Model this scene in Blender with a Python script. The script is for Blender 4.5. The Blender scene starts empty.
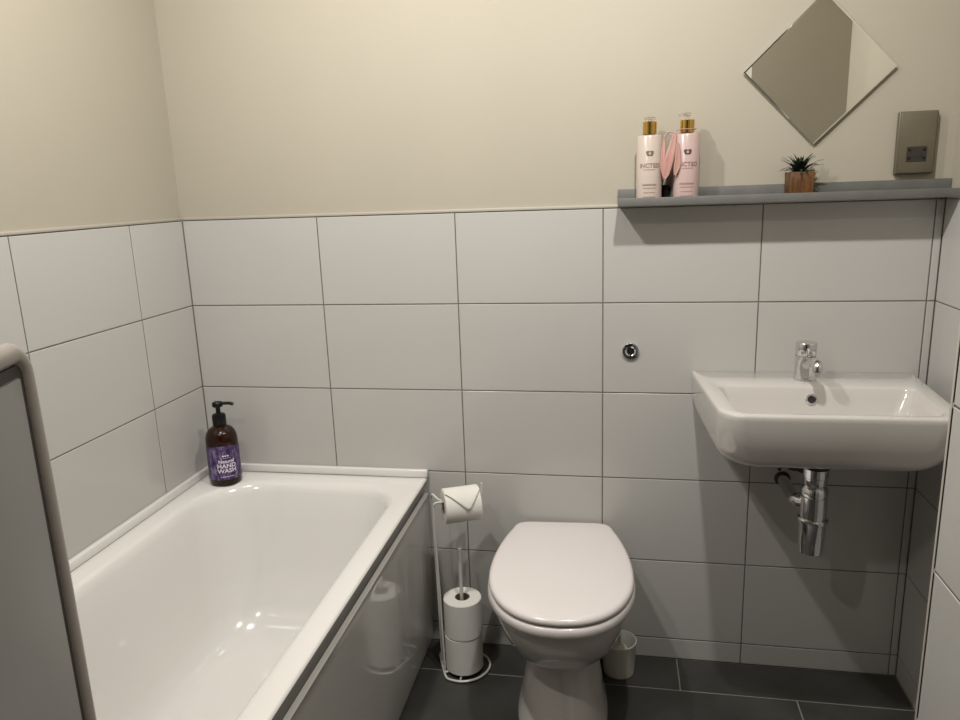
import bpy, bmesh, math, random
from mathutils import Vector, Matrix
random.seed(7)
PI = math.pi
SC = bpy.context.scene
COL = SC.collection

# ------------------------------------------------------------------ materials
def mat(name, col, rough=.5, metal=0., coat=0., noise=0., nscale=8., bump=0., bscale=60., spec=.5, trans=0., emit=None, ior=1.5, col2=None):
    m = bpy.data.materials.new(name); m.use_nodes = True
    nt = m.node_tree; b = nt.nodes['Principled BSDF']
    b.inputs['Base Color'].default_value = (*col, 1)
    b.inputs['Roughness'].default_value = rough
    b.inputs['Metallic'].default_value = metal
    b.inputs['Coat Weight'].default_value = coat
    b.inputs['Coat Roughness'].default_value = .05
    b.inputs['Specular IOR Level'].default_value = spec
    b.inputs['Transmission Weight'].default_value = trans
    b.inputs['IOR'].default_value = ior
    if emit:
        b.inputs['Emission Color'].default_value = (*emit[0], 1)
        b.inputs['Emission Strength'].default_value = emit[1]
    tc = nt.nodes.new('ShaderNodeTexCoord')
    if noise or col2:
        n = nt.nodes.new('ShaderNodeTexNoise'); n.inputs['Scale'].default_value = nscale
        n.inputs['Detail'].default_value = 4
        nt.links.new(tc.outputs['Object'], n.inputs['Vector'])
        r = nt.nodes.new('ShaderNodeValToRGB')
        c2 = col2 or tuple(c * (1 - noise) for c in col)
        r.color_ramp.elements[0].position = .35; r.color_ramp.elements[1].position = .68
        r.color_ramp.elements[0].color = (*c2, 1); r.color_ramp.elements[1].color = (*col, 1)
        nt.links.new(n.outputs['Fac'], r.inputs['Fac'])
        nt.links.new(r.outputs['Color'], b.inputs['Base Color'])
    if bump:
        n2 = nt.nodes.new('ShaderNodeTexNoise'); n2.inputs['Scale'].default_value = bscale
        nt.links.new(tc.outputs['Object'], n2.inputs['Vector'])
        bp = nt.nodes.new('ShaderNodeBump'); bp.inputs['Strength'].default_value = bump
        bp.inputs['Distance'].default_value = .002
        nt.links.new(n2.outputs['Fac'], bp.inputs['Height'])
        nt.links.new(bp.outputs['Normal'], b.inputs['Normal'])
    return m

M = dict(
    paint=mat('cream_paint', (.405, .370, .300), .65, noise=.03, nscale=3, bump=.12, bscale=180),
    ceil=mat('ceiling_paint', (.80, .78, .72), .8, bump=.1, bscale=150),
    tile=mat('white_glazed_tile', (.49, .48, .457), .16, noise=.03, nscale=2.2, bump=.05, bscale=14),
    grout=mat('grey_brown_grout', (.17, .15, .13), .85, noise=.25, nscale=40),
    floor=mat('charcoal_floor_tile', (.058, .057, .052), .38, col2=(.036, .036, .033), nscale=7, bump=.25, bscale=35),
    fgrout=mat('pale_floor_grout', (.26, .25, .22), .85, noise=.2, nscale=30),
    bead=mat('white_tile_trim', (.64, .62, .585), .35, noise=.02),
    bead2=mat('beige_edge_bead', (.43, .40, .345), .4, noise=.02),
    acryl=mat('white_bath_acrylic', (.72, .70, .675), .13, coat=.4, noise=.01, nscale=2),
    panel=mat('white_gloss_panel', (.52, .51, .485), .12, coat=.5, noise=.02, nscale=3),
    chrome=mat('polished_chrome', (.74, .74, .75), .09, metal=1, noise=.05, nscale=20),
    cer=mat('white_ceramic', (.56, .535, .505), .10, coat=.5, noise=.01, nscale=3),
    lid=mat('white_toilet_plastic', (.72, .675, .66), .22, coat=.2, noise=.01, nscale=4),
    shelf=mat('slate_grey_painted_wood', (.145, .147, .139), .5, noise=.12, nscale=25, bump=.1, bscale=90),
    mirror=mat('mirror_glass', (.86, .87, .85), .01, metal=1, noise=.004, nscale=5),
    mback=mat('mirror_backing', (.18, .17, .15), .6),
    nickel=mat('brushed_nickel', (.17, .148, .105), .42, metal=.4, noise=.08, nscale=30),
    nickel_d=mat('dark_socket_insert', (.035, .03, .025), .45, noise=.1, nscale=60),
    black=mat('black_plastic', (.005, .005, .005), .3, spec=.3, noise=.1, nscale=50),
    amber=mat('dark_amber_bottle', (.022, .006, .002), .08, spec=.35, noise=.3, nscale=12),
    gold=mat('gold_metal', (.72, .47, .13), .18, metal=1, noise=.08, nscale=60),
    pinkb=mat('rose_pink_bottle', (.48, .35, .33), .22, noise=.03, nscale=20),
    creamb=mat('cream_bottle', (.50, .42, .37), .22, noise=.03, nscale=20),
    ribbon=mat('dusky_pink_ribbon', (.44, .275, .23), .4, col2=(.45, .23, .20), nscale=30),
    clearp=mat('frosted_pump', (.80, .76, .70), .15, trans=.85, noise=.02),
    ink=mat('dark_ink', (.09, .055, .05), .5, noise=.1),
    inkp=mat('brown_ink', (.32, .20, .16), .5, noise=.1),
    gink=mat('olive_gold_ink', (.22, .16, .08), .4, noise=.2),
    white=mat('white_ink', (.78, .70, .80), .5, noise=.02),
    pot=mat('ochre_brown_pot', (.16, .066, .012), .6, col2=(.085, .034, .007), nscale=22, bump=.3, bscale=120),
    potmark=mat('dark_brown_mark', (.10, .035, .01), .6, noise=.2),
    soil=mat('dark_soil', (.02, .015, .01), .9, bump=.5, bscale=200),
    leaf=mat('dark_green_leaf', (.016, .028, .014), .4, noise=.4, nscale=60),
    paper=mat('toilet_paper', (.72, .70, .655), .95, noise=.03, nscale=30, bump=.25, bscale=220),
    core=mat('cardboard_core', (.20, .155, .11), .9, noise=.1, nscale=60),
    wire=mat('white_coated_wire', (.60, .59, .55), .3, noise=.02, nscale=20),
    brushw=mat('white_plastic_pot', (.62, .61, .55), .35, noise=.02, nscale=20),
    brass=mat('tarnished_brass', (.085, .045, .018), .55, metal=.3, col2=(.025, .015, .008), nscale=60),
    rubber=mat('dark_rubber', (.012, .011, .010), .6, noise=.1),
    frame=mat('warm_grey_frame', (.40, .36, .33), .34, noise=.03, nscale=10),
    infill=mat('grey_panel_infill', (.205, .20, .19), .30, noise=.04, nscale=4),
    gasket=mat('black_gasket', (.012, .008, .007), .6, noise=.1),
    door=mat('white_door_paint', (.72, .70, .66), .4, noise=.02),
    lens=mat('lit_lamp_lens', (1, 1, 1), .4, emit=((1, .93, .82), 6.)),
)
# lavender label: purple, violet and pale flecks
def lavender():
    m = mat('lavender_label', (.12, .06, .2), .4)
    nt = m.node_tree; b = nt.nodes['Principled BSDF']
    tc = nt.nodes.new('ShaderNodeTexCoord'); mp = nt.nodes.new('ShaderNodeMapping')
    mp.inputs['Scale'].default_value = (1, 1, .35)
    n = nt.nodes.new('ShaderNodeTexNoise'); n.inputs['Scale'].default_value = 150; n.inputs['Detail'].default_value = 3
    r = nt.nodes.new('ShaderNodeValToRGB'); e = r.color_ramp.elements
    e[0].position = .36; e[0].color = (.012, .006, .03, 1)
    e[1].position = .68; e[1].color = (.22, .18, .30, 1)
    k = e.new(.50); k.color = (.06, .026, .12, 1)
    nt.links.new(tc.outputs['Object'], mp.inputs['Vector']); nt.links.new(mp.outputs[0], n.inputs['Vector'])
    nt.links.new(n.outputs['Fac'], r.inputs['Fac']); nt.links.new(r.outputs['Color'], b.inputs['Base Color'])
    return m
M['lav'] = lavender()

# ------------------------------------------------------------------ helpers
def link(name, bm, mats, parent=None, smooth=True, angle=35, loc=None):
    me = bpy.data.meshes.new(name)
    bmesh.ops.recalc_face_normals(bm, faces=bm.faces)
    bm.to_mesh(me); bm.free()
    if not isinstance(mats, (list, tuple)): mats = [mats]
    for m in mats: me.materials.append(m)
    o = bpy.data.objects.new(name, me); COL.objects.link(o)
    if smooth:
        for p in me.polygons: p.use_smooth = True
        me.set_sharp_from_angle(angle=math.radians(angle))
    if parent: o.parent = parent
    if loc: o.location = loc
    return o

def tag(o, label, cat, group=None):
    o['label'] = label; o['category'] = cat
    if group: o['group'] = group
    return o

def struct(o):
    o['kind'] = 'structure'; return o

def thing(name, label, cat, loc=(0, 0, 0), rz=0, group=None):
    o = bpy.data.objects.new(name, None); COL.objects.link(o)
    o.empty_display_size = .02
    o.location = loc; o.rotation_euler = (0, 0, rz)
    return tag(o, label, cat, group)

def box(bm, x0, x1, y0, y1, z0, z1, bevel=0, seg=2, mi=0, mtx=None):
    vs = [bm.verts.new((x, y, z)) for x in (x0, x1) for y in (y0, y1) for z in (z0, z1)]
    fs = [bm.faces.new([vs[i] for i in q]) for q in ((0, 1, 3, 2), (4, 6, 7, 5), (0, 4, 5, 1), (2, 3, 7, 6), (0, 2, 6, 4), (1, 5, 7, 3))]
    for f in fs: f.material_index = mi
    if mtx: bmesh.ops.transform(bm, matrix=mtx, verts=vs)
    if bevel:
        es = list({e for f in fs for e in f.edges})
        bmesh.ops.recalc_face_normals(bm, faces=fs)
        bmesh.ops.bevel(bm, geom=es, offset=bevel, segments=seg, affect='EDGES', profile=.5)
    return vs

def lathe(bm, prof, seg=40, cap0=True, cap1=True, mi=0, mtx=None):
    rings = []; allv = []
    for r, z in prof:
        ring = [bm.verts.new((r * math.cos(2 * PI * i / seg), r * math.sin(2 * PI * i / seg), z)) for i in range(seg)]
        rings.append(ring); allv += ring
    for a, b in zip(rings, rings[1:]):
        for i in range(seg):
            f = bm.faces.new((a[i], a[(i + 1) % seg], b[(i + 1) % seg], b[i])); f.material_index = mi
    if cap0: bm.faces.new(rings[0][::-1]).material_index = mi
    if cap1: bm.faces.new(rings[-1]).material_index = mi
    if mtx: bmesh.ops.transform(bm, matrix=mtx, verts=allv)
    return allv

def catmull(pts, n=8, closed=False):
    """centripetal spline, so short spans beside long ones do not overshoot"""
    P = [Vector(p) for p in pts]; out = []; N = len(P)
    for i in range(N if closed else N - 1):
        p1, p2 = P[i], P[(i + 1) % N]
        p0 = P[i - 1] if (closed or i > 0) else p1 + (p1 - p2)
        p3 = P[(i + 2) % N] if (closed or i + 2 < N) else p2 + (p2 - p1)
        t0 = 0; t1 = t0 + max((p1 - p0).length, 1e-6) ** .5; t2 = t1 + max((p2 - p1).length, 1e-6) ** .5; t3 = t2 + max((p3 - p2).length, 1e-6) ** .5
        for k in range(n):
            t = t1 + (t2 - t1) * k / n
            a1 = p0 * ((t1 - t) / (t1 - t0)) + p1 * ((t - t0) / (t1 - t0))
            a2 = p1 * ((t2 - t) / (t2 - t1)) + p2 * ((t - t1) / (t2 - t1))
            a3 = p2 * ((t3 - t) / (t3 - t2)) + p3 * ((t - t2) / (t3 - t2))
            b1 = a1 * ((t2 - t) / (t2 - t0)) + a2 * ((t - t0) / (t2 - t0))
            b2 = a2 * ((t3 - t) / (t3 - t1)) + a3 * ((t - t1) / (t3 - t1))
            out.append(b1 * ((t2 - t) / (t2 - t1)) + b2 * ((t - t1) / (t2 - t1)))
    if not closed: out.append(P[-1])
    return out

def tube(bm, pts, r, seg=12, closed=False, mi=0, radii=None):
    P = [Vector(p) for p in pts]; N = len(P); rings = []
    T = []
    for i in range(N):
        a = P[i - 1] if (i > 0 or closed) else P[i]
        b = P[(i + 1) % N] if (i < N - 1 or closed) else P[i]
        T.append((b - a).normalized())
    up = Vector((0, 0, 1)) if abs(T[0].z) < .9 else Vector((1, 0, 0))
    nrm = T[0].cross(up).normalized()
    for i in range(N):
        nrm = (nrm - T[i] * nrm.dot(T[i])).normalized()
        bn = T[i].cross(nrm); rr = radii[i] if radii else r
        rings.append([bm.verts.new(P[i] + (nrm * math.cos(2 * PI * k / seg) + bn * math.sin(2 * PI * k / seg)) * rr) for k in range(seg)])
    for i in range(N if closed else N - 1):
        a, b = rings[i], rings[(i + 1) % N]
        for k in range(seg):
            bm.faces.new((a[k], a[(k + 1) % seg], b[(k + 1) % seg], b[k])).material_index = mi
    if not closed:
        bm.faces.new(rings[0][::-1]).material_index = mi; bm.faces.new(rings[-1]).material_index = mi

def loft(bm, rings, cap0=True, cap1=True, mi=0):
    R = [[bm.verts.new(p) for p in ring] for ring in rings]
    n = len(R[0])
    for a, b in zip(R, R[1:]):
        for i in range(n):
            bm.faces.new((a[i], a[(i + 1) % n], b[(i + 1) % n], b[i])).material_index = mi
    if cap0: bm.faces.new(R[0][::-1]).material_index = mi
    if cap1: bm.faces.new(R[-1]).material_index = mi

def rrect(x0, x1, y0, y1, z, radii, n=8):
    """rounded rectangle, radii = (x0y0, x1y0, x1y1, x0y1)"""
    pts = []
    cs = [((x0, y0), (1, 1), PI), ((x1, y0), (-1, 1), 1.5 * PI), ((x1, y1), (-1, -1), 0), ((x0, y1), (1, -1), .5 * PI)]
    for (c, s, a0), r in zip(cs, radii):
        r = max(r, 1e-4); cx = c[0] + s[0] * r; cy = c[1] + s[1] * r
        for k in range(n + 1):
            a = a0 + .5 * PI * k / n
            pts.append((cx + r * math.cos(a), cy + r * math.sin(a), z))
    return pts

def text_mesh(body, size, fnmap, depth=.0004, align='CENTER'):
    cu = bpy.data.curves.new('t', 'FONT'); cu.body = body; cu.size = size; cu.align_x = align; cu.extrude = depth; cu.offset = size * .022
    cu.resolution_u = 3
    o = bpy.data.objects.new('t', cu); COL.objects.link(o)
    dg = bpy.context.evaluated_depsgraph_get()
    me = bpy.data.meshes.new_from_object(o.evaluated_get(dg))
    bm = bmesh.new(); bm.from_mesh(me)
    bpy.data.objects.remove(o); bpy.data.curves.remove(cu); bpy.data.meshes.remove(me)
    for v in bm.verts: v.co = fnmap(v.co)
    return bm

# ------------------------------------------------------------------ the setting
W, H, h0 = .403, .253, .066
TOP = h0 + 5 * H                     # 1.331
XL, XR, YF, ZC = -.42, 1.632, -2.60, 2.40
NX, NY = 1.305, -.93                 # the boxed-out partition on the right
ROWS = [0, h0] + [h0 + H * k for k in range(1, 6)]
G = .0016                            # half grout joint

def tiles(bm, org, ud, us, vs, mi_tile=0, mi_grout=1, vd=(0, 0, 1), thick=.008, g=G, lift=.0012, pil=.0022):
    """tiles with softened edges standing on a grout bed; org + ud*u + vd*v, facing ud x vd"""
    org = Vector(org); ud = Vector(ud); vd = Vector(vd); nn = ud.cross(vd).normalized()
    P = lambda u, v, d: bm.verts.new(org + ud * u + vd * v + nn * d)
    q = [P(us[0], vs[0], -lift), P(us[-1], vs[0], -lift), P(us[-1], vs[-1], -lift), P(us[0], vs[-1], -lift)]
    bm.faces.new(q).material_index = mi_grout
    qb = [P(us[0], vs[0], -thick), P(us[-1], vs[0], -thick), P(us[-1], vs[-1], -thick), P(us[0], vs[-1], -thick)]
    for i in range(4):
        bm.faces.new((q[i], qb[i], qb[(i + 1) % 4], q[(i + 1) % 4])).material_index = mi_tile
    for a, b in zip(us, us[1:]):
        for c, d in zip(vs, vs[1:]):
            rings = []
            for ins, dep in ((g, -lift), (g, -.0007), (g + pil * .35, -.00015), (g + pil, 0)):
                rings.append([P(a + ins, c + ins, dep), P(b - ins, c + ins, dep), P(b - ins, d - ins, dep), P(a + ins, d - ins, dep)])
            for r1, r2 in zip(rings, rings[1:]):
                for i in range(4):
                    bm.faces.new((r1[i], r1[(i + 1) % 4], r2[(i + 1) % 4], r2[i])).material_index = mi_tile
            bm.faces.new(rings[-1]).material_index = mi_tile

def wall(name, parts, slabs):
    bm = bmesh.new()
    for a in parts: tiles(bm, *a)
    for s in slabs: box(bm, *s, mi=2)
    o = link(name, bm, [M['tile'], M['grout'], M['paint']], smooth=False)
    return struct(o)

T = .008
wall('wall_back', [((0, 0, 0), (1, 0, 0), [XL, 0, W, 2 * W, 3 * W, 4 * W, XR], ROWS)],
     [(XL - .12, XR + .12, T, .12, 0, ZC)])
# left wall runs towards the camera; u measured from the near end so that it faces +x
ul = [0]; 
for yb in (.246 + W * 5, .246 + W * 4, .246 + W * 3, .246 + W * 2, .246 + W, .246, 0):
    ul.append(-YF - yb)
wall('wall_left', [((XL, YF, 0), (0, 1, 0), ul, ROWS)], [(XL - .12, XL - T, YF, T, 0, ZC)])
wall('wall_right', [((XR, 0, 0), (0, -1, 0), [0, .36, .763, -NY], ROWS)], [(XR + T, XR + .12, NY - .01, T, 0, ZC)])
ur = [0]; 
while ur[-1] < -YF + NY: ur.append(ur[-1] + W)
ur[-1] = -YF + NY
wall('wall_partition',
     [((NX, NY, 0), (0, -1, 0), ur, ROWS), ((XR, NY, 0), (-1, 0, 0), [0, XR - NX], ROWS)],
     [(NX + T, XR + .12, YF, NY - T, 0, ZC)])
# front wall behind the camera with a doorway
wall('wall_front', [((.25, YF, 0), (-1, 0, 0), [0, .25 - XL], ROWS)],
     [(XL - .12, .30, YF - .12, YF - T, 0, ZC), (.30, 1.12, YF - .12, YF - T, 2.02, ZC), (1.12, XR + .12, YF - .12, YF - T, 0, ZC)])
bm = bmesh.new()
box(bm, .30, .325, YF - .125, YF + .012, 0, 2.02, .003); box(bm, 1.095, 1.12, YF - .125, YF + .012, 0, 2.02, .003); box(bm, .325, 1.095, YF - .125, YF + .012, 1.995, 2.02, .003)
struct(link('trim_6', bm, M['door']))
# floor: charcoal 600 x 300 tiles in a half bond
bm = bmesh.new()
def frow(y0, y1, off):
    xs = [XL]; x = off
    while x > XL: x -= .605
    x += .605
    while x < XR + .05:
        if x > XL + .02: xs.append(x)
        x += .605
    xs.append(XR + .05)
    tiles(bm, (0, y0, 0), (1, 0, 0), xs, [0, y1 - y0], 0, 1, (0, 1, 0), .01, .0018, .001, .0015)
y1, k = 0.0, 0
y = -.145
while y1 > YF:
    frow(max(y, YF), y1, 1.027 if k % 2 == 0 else 1.335); y1 = y; y -= .305; k += 1
box(bm, XL - .12, XR + .12, YF - .12, .12, -.1, -.009, mi=1)
struct(link('floor', bm, [M['floor'], M['fgrout']], smooth=False))
bm = bmesh.new(); box(bm, XL - .12, XR + .12, YF - .12, .12, ZC, ZC + .1)
struct(link('ceiling', bm, M['ceil'], smooth=False))

def trim(n, segs, m='bead', bev=.002):
    bm = bmesh.new()
    for s in segs: box(bm, *s, bevel=bev)
    return struct(link('trim_%d' % n, bm, M[m]))
trim(1, [(XL + .0012, XR - .0012, -.0015, T + .001, TOP + .0008, TOP + .009)], 'bead2')                     # bead on top of the tiles, back
trim(2, [(XL - T - .001, XL + .0015, YF, -.0005, TOP + .0008, TOP + .009)], 'bead2')
trim(3, [(NX - .001, NX + .006, NY - .004, NY + .0025, .001, TOP)], 'bead2', bev=.0015)                    # corner bead of the partition
trim(4, [(XR - .0015, XR + T + .001, NY + .004, -.003, TOP + .0008, TOP + .009)])
trim(5, [(NX - .0015, NX + T + .001, YF, NY + .0015, TOP + .0008, TOP + .009), (NX + .010, XR, NY - T - .001, NY + .0015, TOP + .0008, TOP + .009)])

# ------------------------------------------------------------------ bath
BX0, BX1, BY0, BY1, BZ = XL + .001, .287, -1.70, -.001, .555
bath = thing('bathtub', 'white acrylic bathtub along the left tiled wall', 'bathtub', (0, 0, 0))
def lerp(a, b, t): return a + (b - a) * t
def bring(z, l, r, near, far, rl, rr):
    return rrect(l, r, near, far, z, (.12, .12, rr, rl), 12)
rg = []
out = lambda z, i: rrect(BX0 + i, BX1 - i, BY0 + i, BY1 - i, z, (.012, .012, .006, .006), 12)
rg.append(out(BZ - .066, .0165)); rg.append(out(BZ - .064, .0155)); rg.append(out(BZ - .010, .003)); rg.append(out(BZ - .006, 0)); rg.append(out(BZ - .0015, .002)); rg.append(out(BZ, .006))
inn = [  # z, left, right, near, far, rl, rr
    (BZ, -.356, .238, -1.60, -.070, .20, .150),
    (BZ - .002, -.350, .232, -1.595, -.076, .195, .145),
    (BZ - .010, -.342, .224, -1.585, -.086, .19, .14),
    (BZ - .030, -.336, .218, -1.58, -.096, .185, .135),
    (.45, -.325, .207, -1.57, -.115, .18, .13),
    (.32, -.307, .189, -1.55, -.150, .17, .125),
    (.22, -.290, .172, -1.53, -.195, .155, .12),
    (.170, -.270, .152, -1.50, -.240, .14, .11),
    (.148, -.240, .122, -1.47, -.285, .12, .10),
    (.140, -.200, .082, -1.43, -.330, .09, .08),
    (.138, -.120, .002, -1.33, -.42, .05, .05)]
for a in inn: rg.append(bring(*a))
bm = bmesh.new(); loft(bm, rg, cap0=False, cap1=True)
link('tub', bm, M['acryl'], bath, angle=60)
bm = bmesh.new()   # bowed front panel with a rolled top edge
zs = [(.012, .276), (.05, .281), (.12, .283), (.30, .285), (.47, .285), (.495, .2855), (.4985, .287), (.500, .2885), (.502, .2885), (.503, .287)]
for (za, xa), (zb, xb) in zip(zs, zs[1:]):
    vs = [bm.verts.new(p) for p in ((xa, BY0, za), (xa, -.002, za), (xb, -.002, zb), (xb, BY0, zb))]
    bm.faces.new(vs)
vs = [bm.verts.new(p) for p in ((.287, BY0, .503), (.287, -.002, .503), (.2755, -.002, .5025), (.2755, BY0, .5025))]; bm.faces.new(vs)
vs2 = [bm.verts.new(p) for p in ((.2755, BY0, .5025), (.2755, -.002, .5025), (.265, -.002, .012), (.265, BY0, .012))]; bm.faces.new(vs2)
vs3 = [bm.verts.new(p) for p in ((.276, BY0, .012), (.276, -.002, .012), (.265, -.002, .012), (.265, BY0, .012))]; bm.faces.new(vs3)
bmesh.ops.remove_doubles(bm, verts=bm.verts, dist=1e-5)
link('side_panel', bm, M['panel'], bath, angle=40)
bm = bmesh.new(); box(bm, .235, .270, BY0, -.004, .001, .06, .002)
link('plinth', bm, M['rubber'], bath)
bm = bmesh.new()
lathe(bm, [(.001, .003), (.018, .003), (.022, .001), (.023, -.002)], 32, mtx=Matrix.Translation((-.06, -1.28, .1395)))
link('waste', bm, M['chrome'], bath)
# seal upstand round the bath
bm = bmesh.new()
box(bm, XL + .0005, XL + .018, -1.70, -.001, BZ + .0005, BZ + .024, .004)
box(bm, XL + .018, BX1 + .003, -.018, -.0005, BZ + .0005, BZ + .024, .004)
tag(link('bath_seal_strip', bm, M['acryl']), 'white plastic sealing strip between bath rim and wall tiles', 'sealing strip')

# ------------------------------------------------------------------ toilet
TX = .692
toi = thing('toilet', 'white back-to-wall toilet with closed lid', 'toilet', (TX, 0, 0), .052)
HALF = [(0, -.010), (.06, -.010), (.114, -.013), (.135, -.027), (.147, -.062), (.160, -.105), (.174, -.17), (.183, -.24), (.185, -.305), (.179, -.365), (.165, -.412), (.138, -.462), (.100, -.500), (.052, -.523), (0, -.530)]
half = catmull([(a, b, 0) for a, b in HALF], 4)
full = [(p.x, p.y) for p in half] + [(-p.x, p.y) for p in half[-2:0:-1]]
yc = -.29
def tring(z, sx, sy, oy=0.):
    return [(x * sx, min(-.008, yc + (y - yc) * sy + oy), z) for x, y in full]
bm = bmesh.new()
loft(bm, [tring(z, s, s) for z, s in ((.4205, .965), (.4205, .982), (.422, .991), (.426, .993), (.4305, .988), (.434, .974), (.436, .955), (.4372, .93), (.4387, .75), (.4397, .45), (.4399, .1))])
link('lid', bm, M['lid'], toi, angle=60)
bm = bmesh.new()
loft(bm, [tring(z, s, s) for z, s in ((.3895, .96), (.3895, .99), (.392, 1.004), (.398, 1.011), (.406, 1.010), (.412, 1.000), (.4145, .985), (.4145, .9))])
link('seat', bm, M['lid'], toi, angle=60)
bm = bmesh.new()
def pring(z, hw, yf, yb=-.010, sq=0):
    o = []
    for x, y in full:
        t = (y + .012) / -.518
        o.append((x / .185 * hw, yb + (yf - yb) * t, z))
    return o
loft(bm, [pring(*a) for a in ((0, .1215, -.45), (.010, .121, -.45), (.016, .118, -.445), (.06, .110, -.405), (.11, .101, -.365), (.15, .094, -.334), (.172, .0905, -.328), (.178, .092, -.335), (.186, .099, -.352), (.205, .114, -.385), (.23, .131, -.420), (.26, .146, -.450), (.29, .157, -.472), (.32, .165, -.490), (.35, .171, -.503), (.379, .173, -.508), (.385, .171, -.506), (.3885, .160, -.49))])
link('bowl', bm, M['cer'], toi, angle=60)
for s in (-1, 1):
    bm = bmesh.new()
    lathe(bm, [(.010, .389), (.010, .4195), (.008, .4203)], 16, mtx=Matrix.Translation((s * .07, -.045, 0)))
    link('hinge', bm, M['chrome'], toi)

# flush button on the wall
fb = thing('flush_button', 'round chrome dual flush button on the tiles above the toilet', 'flush button', (.881, 0, .945))
RX = Matrix.Rotation(PI / 2, 4, 'X')    # lathe axis +z -> -y
bm = bmesh.new()
lathe(bm, [(.0235, .0), (.0235, .004), (.0215, .007), (.017, .0075), (.0155, .004)], 40, mtx=RX)
link('rim', bm, M['chrome'], fb)
bm = bmesh.new()
lathe(bm, [(.0150, .001), (.0150, .0040), (.0135, .0055), (.0085, .0025), (.002, .0015)], 32, mtx=RX)
bmesh.ops.transform(bm, matrix=Matrix.Translation((0, -.0005, 0)), verts=bm.verts)
link('button', bm, M['chrome'], fb)
bm = bmesh.new(); box(bm, -.0011, .0011, -.0082, -.002, -.0135, .0135, .0004)
link('split_line', bm, M['rubber'], fb)

# ------------------------------------------------------------------ basin
CX = 1.321
bas = thing('wash_basin', 'white wall-hung rectangular wash basin under the grey shelf', 'wash basin', (CX, 0, .705))
bas.scale = (1, 1.07, 1)
def bsr(z, hw, yf, yb, r, rb=.004):
    pts = rrect(-hw, hw, yf, yb, z - .70, (r, r, rb, rb), 12)
    return [(x * (1 - .105 * min(1, -y / .37)), y, zz) for x, y, zz in pts]
rings = [bsr(*a) for a in (
    (.712, .10, -.19, -.004, .05), (.716, .14, -.225, -.002, .06), (.726, .185, -.262, -.001, .07), (.735, .219, -.296, -.001, .075),
    (.745, .240, -.320, -.001, .078), (.757, .255, -.340, -.001, .078), (.773, .264, -.354, -.001, .075), (.79, .268, -.361, -.001, .07), (.815, .273, -.368, -.001, .065),
    (.845, .2755, -.3725, -.001, .06), (.872, .277, -.375, -.001, .058), (.880, .277, -.375, -.001, .058), (.884, .2755, -.3735, -.002, .057), (.886, .272, -.370, -.004, .055),
    (.886, .2385, -.3565, -.132, .034, .028), (.8845, .235, -.353, -.1355, .031, .025), (.878, .231, -.349, -.139, .030, .024), (.86, .225, -.343, -.145, .032, .026),
    (.83, .214, -.330, -.155, .036, .032), (.80, .196, -.312, -.167, .042, .038), (.784, .172, -.292, -.18, .045, .04), (.778, .13, -.265, -.20, .03, .03), (.775, .04, -.245, -.215, .012, .012))]
bm = bmesh.new(); loft(bm, rings); link('bowl', bm, M['cer'], bas, angle=50)
bm = bmesh.new()
MO = Matrix.Translation((-.006, -.1475, .155)) @ Matrix.Rotation(PI / 2 - .3, 4, 'X')
lathe(bm, [(.0135, -.002), (.0135, .002), (.0115, .0035), (.0085, .003), (.0075, -.001)], 32, mtx=MO)
link('overflow_ring', bm, M['chrome'], bas)
bm = bmesh.new()
lathe(bm, [(.0078, -.002), (.0078, .0006)], 24, mtx=MO)
link('overflow_hole', bm, M['rubber'], bas)
bm = bmesh.new()
lathe(bm, [(.030, .0745), (.030, .077), (.026, .079), (.012, .0795), (.001, .0795)], 32, mtx=Matrix.Translation((0, -.232, 0)))
link('drain', bm, M['chrome'], bas)

# tap
tap = thing('basin_tap', 'chrome mixer tap standing on the back of the basin', 'tap', (1.315, -.080, .8912))
bm = bmesh.new()
lathe(bm, [(.0265, 0), (.0265, .002), (.025, .003), (.025, .063)], 40)
link('tap_body', bm, M['chrome'], tap)
bm = bmesh.new()
lathe(bm, [(.024, .0635), (.0252, .0655), (.0256, .094), (.024, .0965), (.001, .0975)], 40, cap1=False)
link('tap_head', bm, M['chrome'], tap)
bm = bmesh.new()
tube(bm, catmull([(0, -.010, .082), (0, -.030, .079), (0, -.042, .074), (0, -.047, .070)], 5), .006, 14, radii=None)
link('lever', bm, M['chrome'], tap)
bm = bmesh.new()
sp = catmull([(0, -.012, .040), (0, -.05, .055), (0, -.085, .064), (0, -.106, .064), (0, -.1145, .058), (0, -.1155, .0505)], 6)
tube(bm, sp, .0125, 20)
link('spout', bm, M['chrome'], tap)
bm = bmesh.new()
lathe(bm, [(.009, -.001), (.009, .0025)], 24, mtx=Matrix.Translation((0, -.1156, .0495)))
link('aerator', bm, M['rubber'], tap)

# bottle trap
tr = thing('bottle_trap', 'chrome bottle trap hanging below the basin', 'trap', (1.330, -.19, .467))
tr.scale = (1, 1, .964)
def tp(name, prof, m='chrome'):
    bm = bmesh.new(); lathe(bm, [(r * 1.09, z) for r, z in prof], 36); return link(name, bm, M[m], tr)
tp('washer', [(.030, .238), (.030, .2475)], 'rubber')
tp('coupling_nut', [(.024, .192), (.0255, .195), (.0255, .212), (.027, .214), (.027, .236), (.025, .238)])
tp('collar', [(.0265, .162), (.029, .165), (.029, .178), (.0265, .184), (.022, .192)])
tp('trap_body', [(.0285, .100), (.0285, .160), (.0265, .162)])
tp('trap_cup', [(.001, .0), (.022, .0), (.0255, .003), (.0275, .03), (.030, .085), (.033, .090), (.0335, .097), (.031, .1005)])
bm = bmesh.new()
tube(bm, catmull([(-.006, .006, .138), (-.026, .020, .136), (-.034, .032, .134), (-.036, .050, .130), (-.036, .10, .126), (-.036, .1885, .126)], 4), .0155, 24)
link('outlet_pipe', bm, M['chrome'], tr)
bm = bmesh.new()
tube(bm, [(-.016, .013, .137), (-.030, .024, .1355)], .020, 24)
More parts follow.
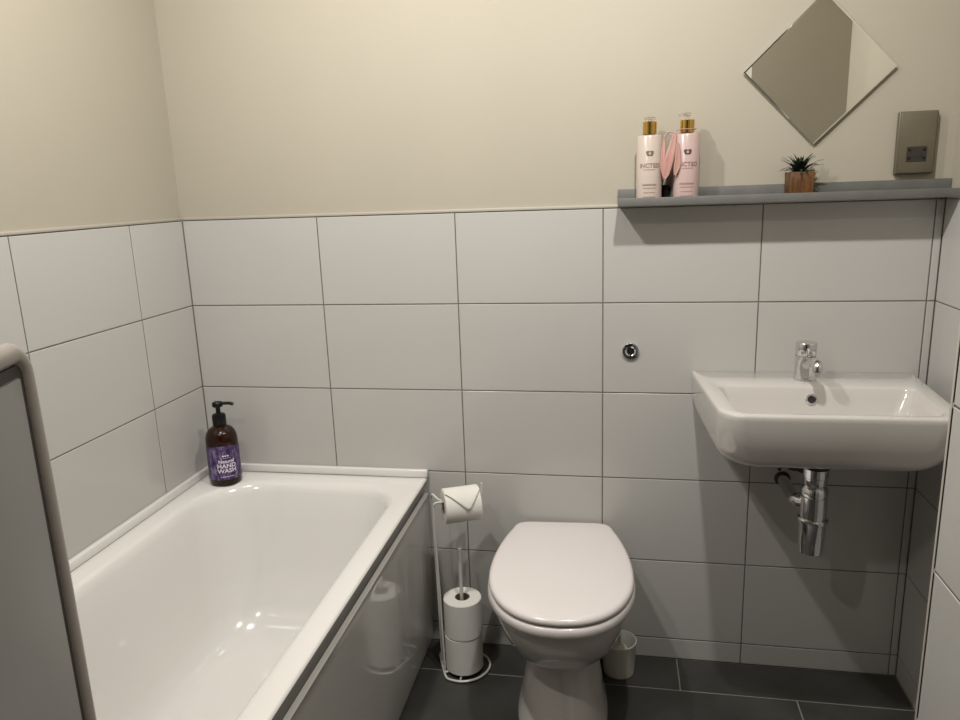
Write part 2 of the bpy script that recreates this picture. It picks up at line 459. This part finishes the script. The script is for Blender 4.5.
link('outlet_nut', bm, M['chrome'], tr)
bm = bmesh.new()
lathe(bm, [(.021, 0), (.021, .003), (.017, .008)], 32, mtx=Matrix.Translation((-.036, .189, .126)) @ RX)
link('wall_flange', bm, M['brass'], tr)
# old brass fittings behind
bv = thing('isolation_valve', 'tarnished brass pipe fitting behind the chrome trap', 'valve', (1.290, -.03, .628))
bm = bmesh.new()
tube(bm, catmull([(-.020, -.012, .045), (-.012, -.012, .034), (.006, -.012, .024), (.034, -.012, .012), (.050, -.012, .004)], 4), .013, 14)
tube(bm, [(.004, -.012, .026), (.012, -.014, .052)], .009, 12)
link('pipe', bm, M['brass'], bv)
bm = bmesh.new(); lathe(bm, [(.016, -.010), (.018, -.008), (.018, .008), (.016, .010)], 6, mtx=Matrix.Translation((.022, -.012, .017)) @ Matrix.Rotation(PI / 2 + .3, 4, 'Y'))
link('nut', bm, M['brass'], bv)
bm = bmesh.new(); tube(bm, [(-.028, .030, .048), (-.028, -.012, .048)], .006, 10)
link('fixing_bolt', bm, M['rubber'], bv)
bm = bmesh.new(); tube(bm, [(-.034, -.012, .054), (-.026, -.012, .030), (-.012, -.012, .000)], .005, 10)
link('bracket', bm, M['rubber'], bv)

# ------------------------------------------------------------------ shelf and what stands on it
SX0, SX1, SZ = .844, XR + T - .001, 1.332
sh = thing('wall_shelf', 'long slate-grey picture-ledge shelf on the back wall', 'shelf', (SX0, 0, SZ))
SL = SX1 - SX0
SD = -.083
bm = bmesh.new(); box(bm, 0, SL, SD + .0085, -.0016, .0045, .0125, .0008); link('board', bm, M['shelf'], sh)
bm = bmesh.new(); box(bm, 0, SL, -.006, T - .0012, .013, .0465, .001); link('back_rail', bm, M['shelf'], sh)
bm = bmesh.new(); box(bm, 0, SL, SD, SD + .0082, .0045, .0245, .001); link('front_lip', bm, M['shelf'], sh)
ST = SZ + .0128

def pink_bottle(x, y, col, label, pump, brand, crown_m, txt_m, group):
    t = thing('lotion_bottle', label, 'bottle', (x, y, ST), 0, group)
    R = .0318; Hh = .163
    bm = bmesh.new()
    lathe(bm, [(.0295, 0), (R, .002), (R, Hh - .004), (.0295, Hh - .0005), (.019, Hh + .001), (.0135, Hh + .0015), (.0135, Hh + .003)], 44)
    link('bottle_body', bm, M[col], t)
    bm = bmesh.new()
    lathe(bm, [(.0172, Hh + .0035), (.0172, Hh + .0325), (.0160, Hh + .0335), (.006, Hh + .034)], 40)
    link('collar', bm, M['gold'], t)
    bm = bmesh.new()
    if pump:
        lathe(bm, [(.0055, Hh + .034), (.0055, Hh + .042), (.0085, Hh + .043), (.0085, Hh + .049), (.007, Hh + .0505), (.001, Hh + .051)], 24)
        tube(bm, [(0, 0, Hh + .046), (-.012, 0, Hh + .0465), (-.021, -.001, Hh + .0445)], .0035, 12)
    else:
        lathe(bm, [(.0055, Hh + .034), (.0055, Hh + .037), (.0150, Hh + .038), (.0150, Hh + .043), (.013, Hh + .0445), (.001, Hh + .045)], 32)
    link('pump_head', bm, M['clearp'], t)
    th0 = math.atan2(C0.x - x, -(C0.y - y)) * .35   # label faces the room
    def wrap(z0):
        def f(c):
            a = c.x / R + th0 * 0 - .0
            rr = R + .0003 + max(c.z, 0)
            return Vector((rr * math.sin(a), -rr * math.cos(a), z0 + c.y))
        return f
    # crown emblem
    bm = bmesh.new()
    def shape(pts):
        vs = [bm.verts.new((a, b, .0004)) for a, b in pts]; bm.faces.new(vs)
    shape([(-.0055, -.006), (.0055, -.006), (.0075, -.0045), (.0095, .003), (.0085, .0055), (.0055, .004), (.0035, .0066), (0, .0048), (-.0035, .0066), (-.0055, .004), (-.0085, .0055), (-.0095, .003), (-.0075, -.0045)])
    bmesh.ops.triangulate(bm, faces=bm.faces)
    bmesh.ops.subdivide_edges(bm, edges=bm.edges, cuts=2)
    fm = wrap(.119)
    for v in bm.verts: v.co = fm(v.co)
    link('crown_emblem', bm, M[crown_m], t, smooth=False)
    bm = bmesh.new()
    shape([(-.0028, -.002), (0, -.0034), (.0028, -.002), (.0026, .002), (0, .0032), (-.0026, .002)])
    fm = wrap(.119)
    for v in bm.verts: v.co = Vector((v.co.x, v.co.y, .0008)); v.co = fm(v.co)
    link('emblem_centre', bm, M[col], t, smooth=False)
    bm = text_mesh(brand, .0145, wrap(.085)); link('lettering', bm, M[txt_m], t, smooth=False)
    # fine print, too small to read: short broken dashes in rows
    bm = bmesh.new()
    def dashes(z, w, hh, n):
        x0 = -w / 2; rs = random.Random(int(z * 1e5))
        for i in range(n):
            dx = w / n; g = dx * rs.uniform(.12, .3)
            fm = wrap(z)
            vs = [bm.verts.new(fm(Vector(c))) for c in ((x0 + i * dx, 0, .0003), (x0 + (i + 1) * dx - g, 0, .0003), (x0 + (i + 1) * dx - g, hh, .0003), (x0 + i * dx, hh, .0003))]
            bm.faces.new(vs)
    dashes(.079, .030, .0014, 8)
    link('fine_print', bm, M[txt_m], t, smooth=False); bm = bmesh.new()
    dashes(.041, .036, .0040, 9)
    dashes(.034, .034, .0016, 12)
    dashes(.023, .030, .0016, 9)
    dashes(.012, .032, .0022, 10)
    link('fine_print', bm, M[txt_m], t, smooth=False)
    return t

C0 = Vector((.846, -2.021, 1.394))
grp = None
pink_bottle(.9215, -.0395, 'creamb', 'cream bottle with gold collar, left of the pair on the grey shelf', False, 'INCTED', 'gink', 'inkp', grp)
pink_bottle(1.0125, -.0395, 'pinkb', 'rose-pink pump bottle with gold collar and dark crown on the shelf', True, 'INCTED', 'ink', 'inkp', grp)

# ribbons between them
def petal(name, pts, ws, th, parent):
    bm = bmesh.new()
    P = catmull([(*p,) for p in pts], 5); Wd = catmull([(w, 0, 0) for w in ws], 5)
    rings = []
    for p, w in zip(P, Wd):
        w = max(w.x, .0008); ring = []
        for k in range(16):
            a = 2 * PI * k / 16
            ring.append((p.x + w * math.cos(a), p.y + th * math.sin(a) + .0012 * math.sin(3 * a), p.z))
        rings.append(ring)
    loft(bm, rings)
    return link(name, bm, M['ribbon'], parent, angle=70)
rb = thing('ribbon_bow', 'dusky pink ribbon hanging between the two lotion bottles', 'ribbon', (.9675, -.064, 1.401))
petal('ribbon_tail', [(.014, .006, .108), (.010, .004, .085), (.001, 0, .045), (-.006, 0, .008), (-.009, 0, -.001)], [.004, .0085, .012, .008, .001], .003, rb)
petal('ribbon_tail', [(-.012, .012, .100), (-.013, .007, .07), (-.014, .003, .03), (-.011, .002, .0)], [.002, .005, .006, .002], .0022, rb)
petal('ribbon_tail', [(.020, -.004, .085), (.022, -.004, .060), (.021, -.004, .03), (.016, -.004, .008)], [.003, .007, .0085, .003], .002, rb)
bm = bmesh.new()
tube(bm, catmull([(-.012, .012, .100), (-.004, .013, .110), (.006, .008, .113), (.014, .006, .108)], 4), .0018, 8)
tube(bm, catmull([(.014, .006, .108), (.022, .003, .117), (.043, .000, .1175), (.060, .004, .1175), (.067, .022, .1175), (.058, .040, .1175), (.043, .044, .1175), (.026, .037, .1175), (.020, .022, .1175), (.019, .008, .115)], 4), .0007, 8)
link('ribbon_tie', bm, M['ribbon'], rb)
# small dark jar behind the ribbon
jr = thing('small_jar', 'small dark jar standing in the gap between the two bottles', 'jar', (.965, -.012, ST))
bm = bmesh.new(); lathe(bm, [(.0105, 0), (.0115, .001), (.0115, .028), (.010, .030)], 28); link('jar_body', bm, M['rubber'], jr)
bm = bmesh.new(); lathe(bm, [(.012, .0302), (.012, .040), (.011, .041), (.001, .041)], 28); link('jar_lid', bm, M['black'], jr)

# plant
pl = thing('potted_plant', 'small spiky dark green plant in a square ochre pot on the shelf', 'plant', (1.283, -.038, ST))
bm = bmesh.new()
a = .028
outer = [(.0, a - .001), (.002, a), (.060, a + .001), (.0615, a)]
rings = [rrect(-r, r, -r, r, z, (.002,) * 4, 3) for z, r in outer] + [rrect(-r, r, -r, r, z, (.002,) * 4, 3) for z, r in ((.0615, a - .003), (.054, a - .004))]
loft(bm, rings)
link('pot', bm, M['pot'], pl)
bm = bmesh.new(); box(bm, -a + .0045, a - .0045, -a + .0045, a - .0045, .0542, .057, .001); link('soil', bm, M['soil'], pl)
bm = bmesh.new()
for x0, x1, z0, z1 in ((-.010, -.0085, .020, .046), (-.004, -.002, .014, .048), (.0035, .005, .022, .046), (.018, .020, .016, .052), (-.022, -.0205, .018, .050)):
    box(bm, x0, x1, -a - .0018, -a - .0006, z0, z1)
link('carved_marks', bm, M['potmark'], pl, smooth=False)
bm = bmesh.new()
rs = random.Random(3)
for i in range(46):
    az = i * 2.399 + rs.uniform(-.2, .2); el = lerp(1.5, .35, (i / 45) ** .9); L = rs.uniform(.042, .056)
    d = Vector((math.cos(az), math.sin(az) * .85, 0)); n = 7; w0 = .006
    side = Vector((-math.sin(az), math.cos(az), 0)); pts = []
    for k in range(n):
        t = k / (n - 1); e = el - t * t * .35 + (.1 if i % 3 else -.2) * t
        pts.append(Vector((0, 0, .057)) + d * (.004 + L * t * math.cos(e)) + Vector((0, 0, L * t * math.sin(e) * (1.05))))
    L1 = []
    for k, p in enumerate(pts):
        t = k / (n - 1); w = w0 * (1 - t) ** .8 * (.7 + t) + .0002
        L1.append((bm.verts.new(p - side * w), bm.verts.new(p + Vector((0, 0, -.0012 * (1 - t)))), bm.verts.new(p + side * w), bm.verts.new(p + Vector((0, 0, .0008)))))
    for p, q in zip(L1, L1[1:]):
        for k in range(4): bm.faces.new((p[k], p[(k + 1) % 4], q[(k + 1) % 4], q[k]))
    bm.faces.new(L1[0]); bm.faces.new(L1[-1])
o = link('leaves', bm, M['leaf'], pl, angle=60)
for v in o.data.vertices:
    if v.co.y > .036: v.co.y = .036
    if v.co.z < .0575: v.co.z = .0575

# ------------------------------------------------------------------ mirror, shaver socket
mr = thing('diamond_mirror', 'square frameless mirror hung as a diamond above the shelf', 'mirror', (1.321, T, 1.646))
S = .1235; RM = Matrix.Rotation(PI / 4 + .014, 4, 'Y')
bm = bmesh.new()
def sq(s, y): return [(-s, y, -s), (s, y, -s), (s, y, s), (-s, y, s)]
loft(bm, [sq(S, -.0065), sq(S, -.0096), sq(S - .003, -.0099)])
bmesh.ops.transform(bm, matrix=RM, verts=bm.verts)
link('mirror_glass', bm, M['mirror'], mr, smooth=False)
bm = bmesh.new(); loft(bm, [sq(S - .006, -.0005), sq(S - .006, -.0064)]); bmesh.ops.transform(bm, matrix=RM, verts=bm.verts)
link('backing', bm, M['mback'], mr, smooth=False)

so = thing('shaver_socket', 'brushed nickel shaver socket plate above the right end of the shelf', 'socket', (1.5515, T, 1.4645))
bm = bmesh.new(); box(bm, -.0435, .0435, -.016, -.0005, -.0735, .0735, .0035, 3); link('backing_frame', bm, M['nickel'], so)
bm = bmesh.new(); box(bm, -.0395, .0395, -.020, -.0163, -.0705, .0705, .0015, 2); link('face_plate', bm, M['nickel'], so)
bm = bmesh.new(); box(bm, -.0225, .0225, -.0215, -.0202, -.044, -.009, .0006, 1)
link('outlet', bm, M['nickel_d'], so)
bm = bmesh.new()
for x, z in ((-.0165, -.017), (.0165, -.017), (-.0165, -.036), (.0165, -.036)):
    bm = bmesh.new(); lathe(bm, [(.0032, 0), (.0032, .0006)], 16, mtx=Matrix.Translation((x, -.0216, z)) @ RX)
    link('pin_hole', bm, M['black'], so, smooth=False)
bm = bmesh.new(); box(bm, -.011, .011, -.0226, -.0216, -.0335, -.0185, .0006, 1); link('shutter', bm, M['nickel_d'], so)
bm = bmesh.new(); lathe(bm, [(.003, 0), (.003, .0008), (.001, .0012)], 16, mtx=Matrix.Translation((-.002, -.0201, -.057)) @ RX); link('screw', bm, M['nickel'], so)

# ------------------------------------------------------------------ amber bottle on the bath corner
sb = thing('soap_bottle', 'dark amber pump bottle with purple lavender label on the bath corner', 'bottle', (-.318, -.098, BZ + .0005), .42)
sb.scale = (1.14, 1.14, 1.06)
R = .0405
bm = bmesh.new()
lathe(bm, [(.036, 0), (.0395, .002), (R, .006), (R, .125), (.0395, .138), (.036, .150), (.030, .159), (.022, .165), (.0165, .168), (.0155, .178)], 48)
link('bottle_body', bm, M['amber'], sb)
bm = bmesh.new()
lathe(bm, [(.0168, .171), (.0175, .172), (.0175, .196), (.0155, .201), (.011, .203), (.006, .204), (.006, .222), (.0125, .223), (.0135, .226), (.0135, .233), (.0115, .236), (.001, .237)], 32)
tube(bm, catmull([(.008, -.002, .231), (.022, -.006, .232), (.034, -.009, .231), (.040, -.011, .228)], 4), .0045, 12, radii=None)
link('pump', bm, M['black'], sb)
bm = bmesh.new()
rings = []
n = 60; zs = [(.020, .0), (.0203, .0005), (.112, .0005), (.1123, 0)]
cols = []
for z, d in zs:
    cols.append([bm.verts.new(((R + d + .0002) * math.sin(a), -(R + d + .0002) * math.cos(a), z + (.006 * math.cos(a * 1.3) if z > .1 else 0))) for a in [(-2.75 + 5.5 * k / n) for k in range(n + 1)]])
for p, q in zip(cols, cols[1:]):
    for k in range(n): bm.faces.new((p[k], p[k + 1], q[k + 1], q[k]))
lb = link('paper_label', bm, M['lav'], sb)
def wrapb(z0, a0):
    def f(c):
        a = c.x / R + a0; rr = R + .0009 + max(c.z, 0)
        return Vector((rr * math.sin(a), -rr * math.cos(a), z0 + c.y))
    return f
bm = text_mesh('Natural', .013, wrapb(.070, .25))
for s, z, b in ((.0165, .055, 'HAND'), (.0165, .041, 'WASH')):
    b2 = text_mesh(b, s, wrapb(z, .25)); me = bpy.data.meshes.new('tmp'); b2.to_mesh(me); b2.free(); bm.from_mesh(me); bpy.data.meshes.remove(me)
for z, w, hh, n in ((.028, .034, .0020, 8), (.088, .018, .004, 3), (.083, .026, .0012, 5)):
    rs = random.Random(int(z * 1e4))
    for i in range(n):
        dx = w / n; fm = wrapb(z, .25); x0 = -w / 2 + i * dx; x1 = x0 + dx * rs.uniform(.6, .85)
        bm.faces.new([bm.verts.new(fm(Vector(c))) for c in ((x0, 0, .0003), (x1, 0, .0003), (x1, hh, .0003), (x0, hh, .0003))])
link('label_lettering', bm, M['white'], lb, smooth=False)

# ------------------------------------------------------------------ toilet-roll stand
st = thing('toilet_roll_stand', 'white wire toilet roll stand between bath and toilet', 'toilet roll stand', (.405, -.13, 0))
def W3(x, y, z): return (x - .405, y + .13, z)
bm = bmesh.new()
base = catmull([W3(.318, -.075, .006), W3(.335, -.125, .006), W3(.362, -.186, .006), W3(.372, -.193, .006), W3(.41, -.198, .006), W3(.45, -.180, .006), W3(.476, -.140, .006), W3(.476, -.100, .006), W3(.45, -.065, .006), W3(.41, -.050, .006), W3(.36, -.052, .006), W3(.328, -.060, .006)], 6, closed=True)
tube(bm, base, .0035, 10, closed=True)
link('base_ring', bm, M['wire'], st)
bm = bmesh.new()
tube(bm, [W3(.352, -.170, .010), W3(.405, -.13, .010), W3(.44, -.070, .010)], .003, 10)
tube(bm, [W3(.335, -.120, .010), W3(.405, -.13, .010), W3(.405, -.194, .008)], .003, 10)
link('cross_wire', bm, M['wire'], st)
for a in ([W3(.334, -.118, .008), W3(.332, -.122, .30), W3(.329, -.128, .530), W3(.329, -.131, .548), W3(.336, -.139, .558), W3(.347, -.150, .556), W3(.360, -.155, .549), W3(.395, -.139, .547), W3(.460, -.108, .547)],
          [W3(.352, -.160, .008), W3(.348, -.163, .30), W3(.344, -.166, .528), W3(.345, -.167, .538), W3(.352, -.167, .545), W3(.362, -.163, .546), W3(.40, -.146, .545), W3(.466, -.116, .547), W3(.471, -.114, .556), W3(.473, -.113, .588)]):
    bm = bmesh.new(); tube(bm, catmull(a, 5), .003, 10); link('upright', bm, M['wire'], st)
bm = bmesh.new()
tube(bm, catmull([(0, 0, .008), (0, 0, .2), (0, 0, .385), (0, 0, .392)], 3), .0056, 14); link('spindle', bm, M['wire'], st)

def roll_parts(t, R=.0555, r=.021, L=.112):
    bm = bmesh.new()
    prof = [(r + .0008, 0), (R - .002, 0), (R, .002), (R, L - .002), (R - .002, L), (r + .0008, L)]
    seg = 48; rings = [[bm.verts.new((q * math.cos(2 * PI * i / seg), q * math.sin(2 * PI * i / seg), z)) for i in range(seg)] for q, z in prof]
    for k in range(len(rings)):
        p, q = rings[k], rings[(k + 1) % len(rings)]
        for i in range(seg): bm.faces.new((p[i], p[(i + 1) % seg], q[(i + 1) % seg], q[i]))
    link('paper', bm, M['paper'], t)
    bm = bmesh.new()
    prof = [(r - .0008, .0005), (r + .0004, .0005), (r + .0004, L - .0005), (r - .0008, L - .0005)]
    rings = [[bm.verts.new((q * math.cos(2 * PI * i / seg), q * math.sin(2 * PI * i / seg), z)) for i in range(seg)] for q, z in prof]
    for k in range(4):
        p, q = rings[k], rings[(k + 1) % 4]
        for i in range(seg): bm.faces.new((p[i], p[(i + 1) % seg], q[(i + 1) % seg], q[i]))
    link('core', bm, M['core'], t)
G3 = 'toilet rolls on the wire stand'
r1 = thing('toilet_roll', 'lower spare toilet roll, standing at the foot of the wire stand', 'toilet roll', (.405, -.13, .0135), 0, G3); roll_parts(r1)
r2 = thing('toilet_roll', 'upper spare toilet roll stacked on another around the spindle', 'toilet roll', (.407, -.131, .127), .6, G3); roll_parts(r2)
r3 = thing('toilet_roll', 'toilet roll hanging on its side with paper folded to a point', 'toilet roll', (.370, -.1585, .531), 0, G3)
r3.rotation_euler = (0, PI / 2, .436); roll_parts(r3, .0485, .021, .102)
# folded point: local z runs along the roll, local -x is up, local -y towards the room
bm = bmesh.new()
Rr = .0497; nu, nv = 20, 12; gridv = []
for i in range(nu + 1):
    zz = .001 + .100 * i / nu; t = i / nu
    ap = .62
    amax = lerp(.45, 1.55, t / ap) if t < ap else lerp(1.55, .45, (t - ap) / (1 - ap))
    row = []
    for j in range(nv + 1):
        a = -.35 + (amax + .35) * j / nv
        rr = Rr + .001 + .006 * max(0, j / nv - .45)
        row.append(bm.verts.new((-rr * math.cos(a), -rr * math.sin(a), zz)))
    gridv.append(row)
for i in range(nu):
    for j in range(nv): bm.faces.new((gridv[i][j], gridv[i + 1][j], gridv[i + 1][j + 1], gridv[i][j + 1]))
o = link('folded_point', bm, M['paper'], r3)
md = o.modifiers.new('s', 'SOLIDIFY'); md.thickness = .0009

# ------------------------------------------------------------------ brush pot behind the toilet
bp = thing('toilet_brush_holder', 'white round plastic pot on the floor behind the toilet', 'toilet brush holder', (.856, -.080, 0))
bm = bmesh.new()
lathe(bm, [(.001, 0), (.040, 0), (.044, .003), (.046, .02), (.0495, .094), (.051, .098), (.051, .104), (.0485, .105), (.0465, .100), (.044, .02), (.001, .018)], 44, cap0=True, cap1=True)
link('pot', bm, M['brushw'], bp)
bm = bmesh.new()
lathe(bm, [(.001, .022), (.018, .024), (.026, .04), (.026, .075), (.016, .084), (.006, .088), (.005, .092), (.001, .093)], 24)
link('brush_head', bm, M['brushw'], bp)

# ------------------------------------------------------------------ framed panel at the near left
ang = math.atan2(-.95, .32)
fp = thing('framed_panel', 'grey upright panel with rounded warm-grey frame at the left edge', 'panel', (.409, -1.553, 0), ang)
fp.rotation_euler = (0, 0, ang)
LN, HT = .40, 1.299                  # local +x runs back towards the doorway
th = .011
bm = bmesh.new()
pts = [(.008, 0, .02), (.008, 0, HT - .040), (.010, 0, HT - .020), (.020, 0, HT - .010), (.036, 0, HT - .009), (LN - .036, 0, HT - .009), (LN - .020, 0, HT - .010), (LN - .010, 0, HT - .02), (LN - .008, 0, HT - .04), (LN - .008, 0, .02)]
tube(bm, catmull(pts, 5), .0085, 16)
tube(bm, [(.008, 0, .05), (LN - .008, 0, .05)], .0085, 12)
link('frame', bm, M['frame'], fp)
bm = bmesh.new(); box(bm, .0145, LN - .0145, -.0045, .0045, .06, HT - .017, .001); link('gasket', bm, M['gasket'], fp)
bm = bmesh.new(); box(bm, .0225, LN - .0225, -.0065, .0065, .065, HT - .026, .002); link('infill', bm, M['infill'], fp)
for x in (.008, LN - .008):
    bm = bmesh.new(); box(bm, x - .012, x + .012, -.09, .09, .0, .022, .004); link('foot', bm, M['frame'], fp)

# ------------------------------------------------------------------ lamps
LAMPS = [(.95, -.88, .90, 22, 90, 'nearest the basin'), (.15, -.88, .92, 22, 90, 'above the bath'), (.10, -1.75, .42, 15, 115, 'nearest the doorway')]
for x, y, sc, tilt, az, wh in LAMPS:
    t = thing('ceiling_spotlight', 'small round ceiling spotlight with tilted head, the one ' + wh, 'ceiling light', (x, y, ZC), 0, 'ceiling spotlights')
    bm = bmesh.new(); lathe(bm, [(.030, -.0005), (.030, -.010), (.026, -.013), (.001, -.013)], 36); tube(bm, [(0, 0, -.012), (0, 0, -.022)], .006, 12); link('mount', bm, M['chrome'], t)
    Rm = Matrix.Translation((0, 0, -.030)) @ Matrix.Rotation(math.radians(az - 90), 4, 'Z') @ Matrix.Rotation(math.radians(tilt), 4, 'X')
    bm = bmesh.new(); lathe(bm, [(.012, .010), (.026, .004), (.034, -.030), (.036, -.040), (.033, -.040), (.032, -.034)], 40, cap1=False, mtx=Rm); link('spot_head', bm, M['chrome'], t)
    bm = bmesh.new(); lathe(bm, [(.001, -.037), (.0315, -.037), (.0315, -.033)], 32, mtx=Rm); link('lens', bm, M['lens'], t)
    l = bpy.data.lights.new('spot_beam', 'AREA'); l.shape = 'DISK'; l.size = .06; l.energy = 15.6 * sc; l.color = (1, .968, .918); l.spread = math.radians(178)
    o = bpy.data.objects.new('spot_beam', l); COL.objects.link(o); o.parent = t; o.matrix_local = Rm @ Matrix.Translation((0, 0, -.043))

w = bpy.data.worlds.new('World'); SC.world = w; w.use_nodes = True
w.node_tree.nodes['Background'].inputs[0].default_value = (.5, .48, .45, 1)
w.node_tree.nodes['Background'].inputs[1].default_value = .03

# ------------------------------------------------------------------ camera
cam = bpy.data.cameras.new('camera'); co = bpy.data.objects.new('camera', cam); COL.objects.link(co)
r = Vector((0.983074, 0.179871, -0.034825)); u = Vector((-0.007419, 0.229006, 0.973397)); f = Vector((-0.183061, 0.956662, -0.226464))
co.matrix_world = Matrix(((r.x, u.x, -f.x, 0.84623), (r.y, u.y, -f.y, -2.02078), (r.z, u.z, -f.z, 1.39441), (0, 0, 0, 1)))
cam.sensor_width = 36; cam.lens = 738.622 / 960 * 36; cam.clip_start = .01
SC.camera = co
SC.view_settings.view_transform = 'Standard'; SC.view_settings.look = 'None'
SC.view_settings.gamma = 1; SC.view_settings.use_curve_mapping = False
SC.view_settings.exposure = 0.0
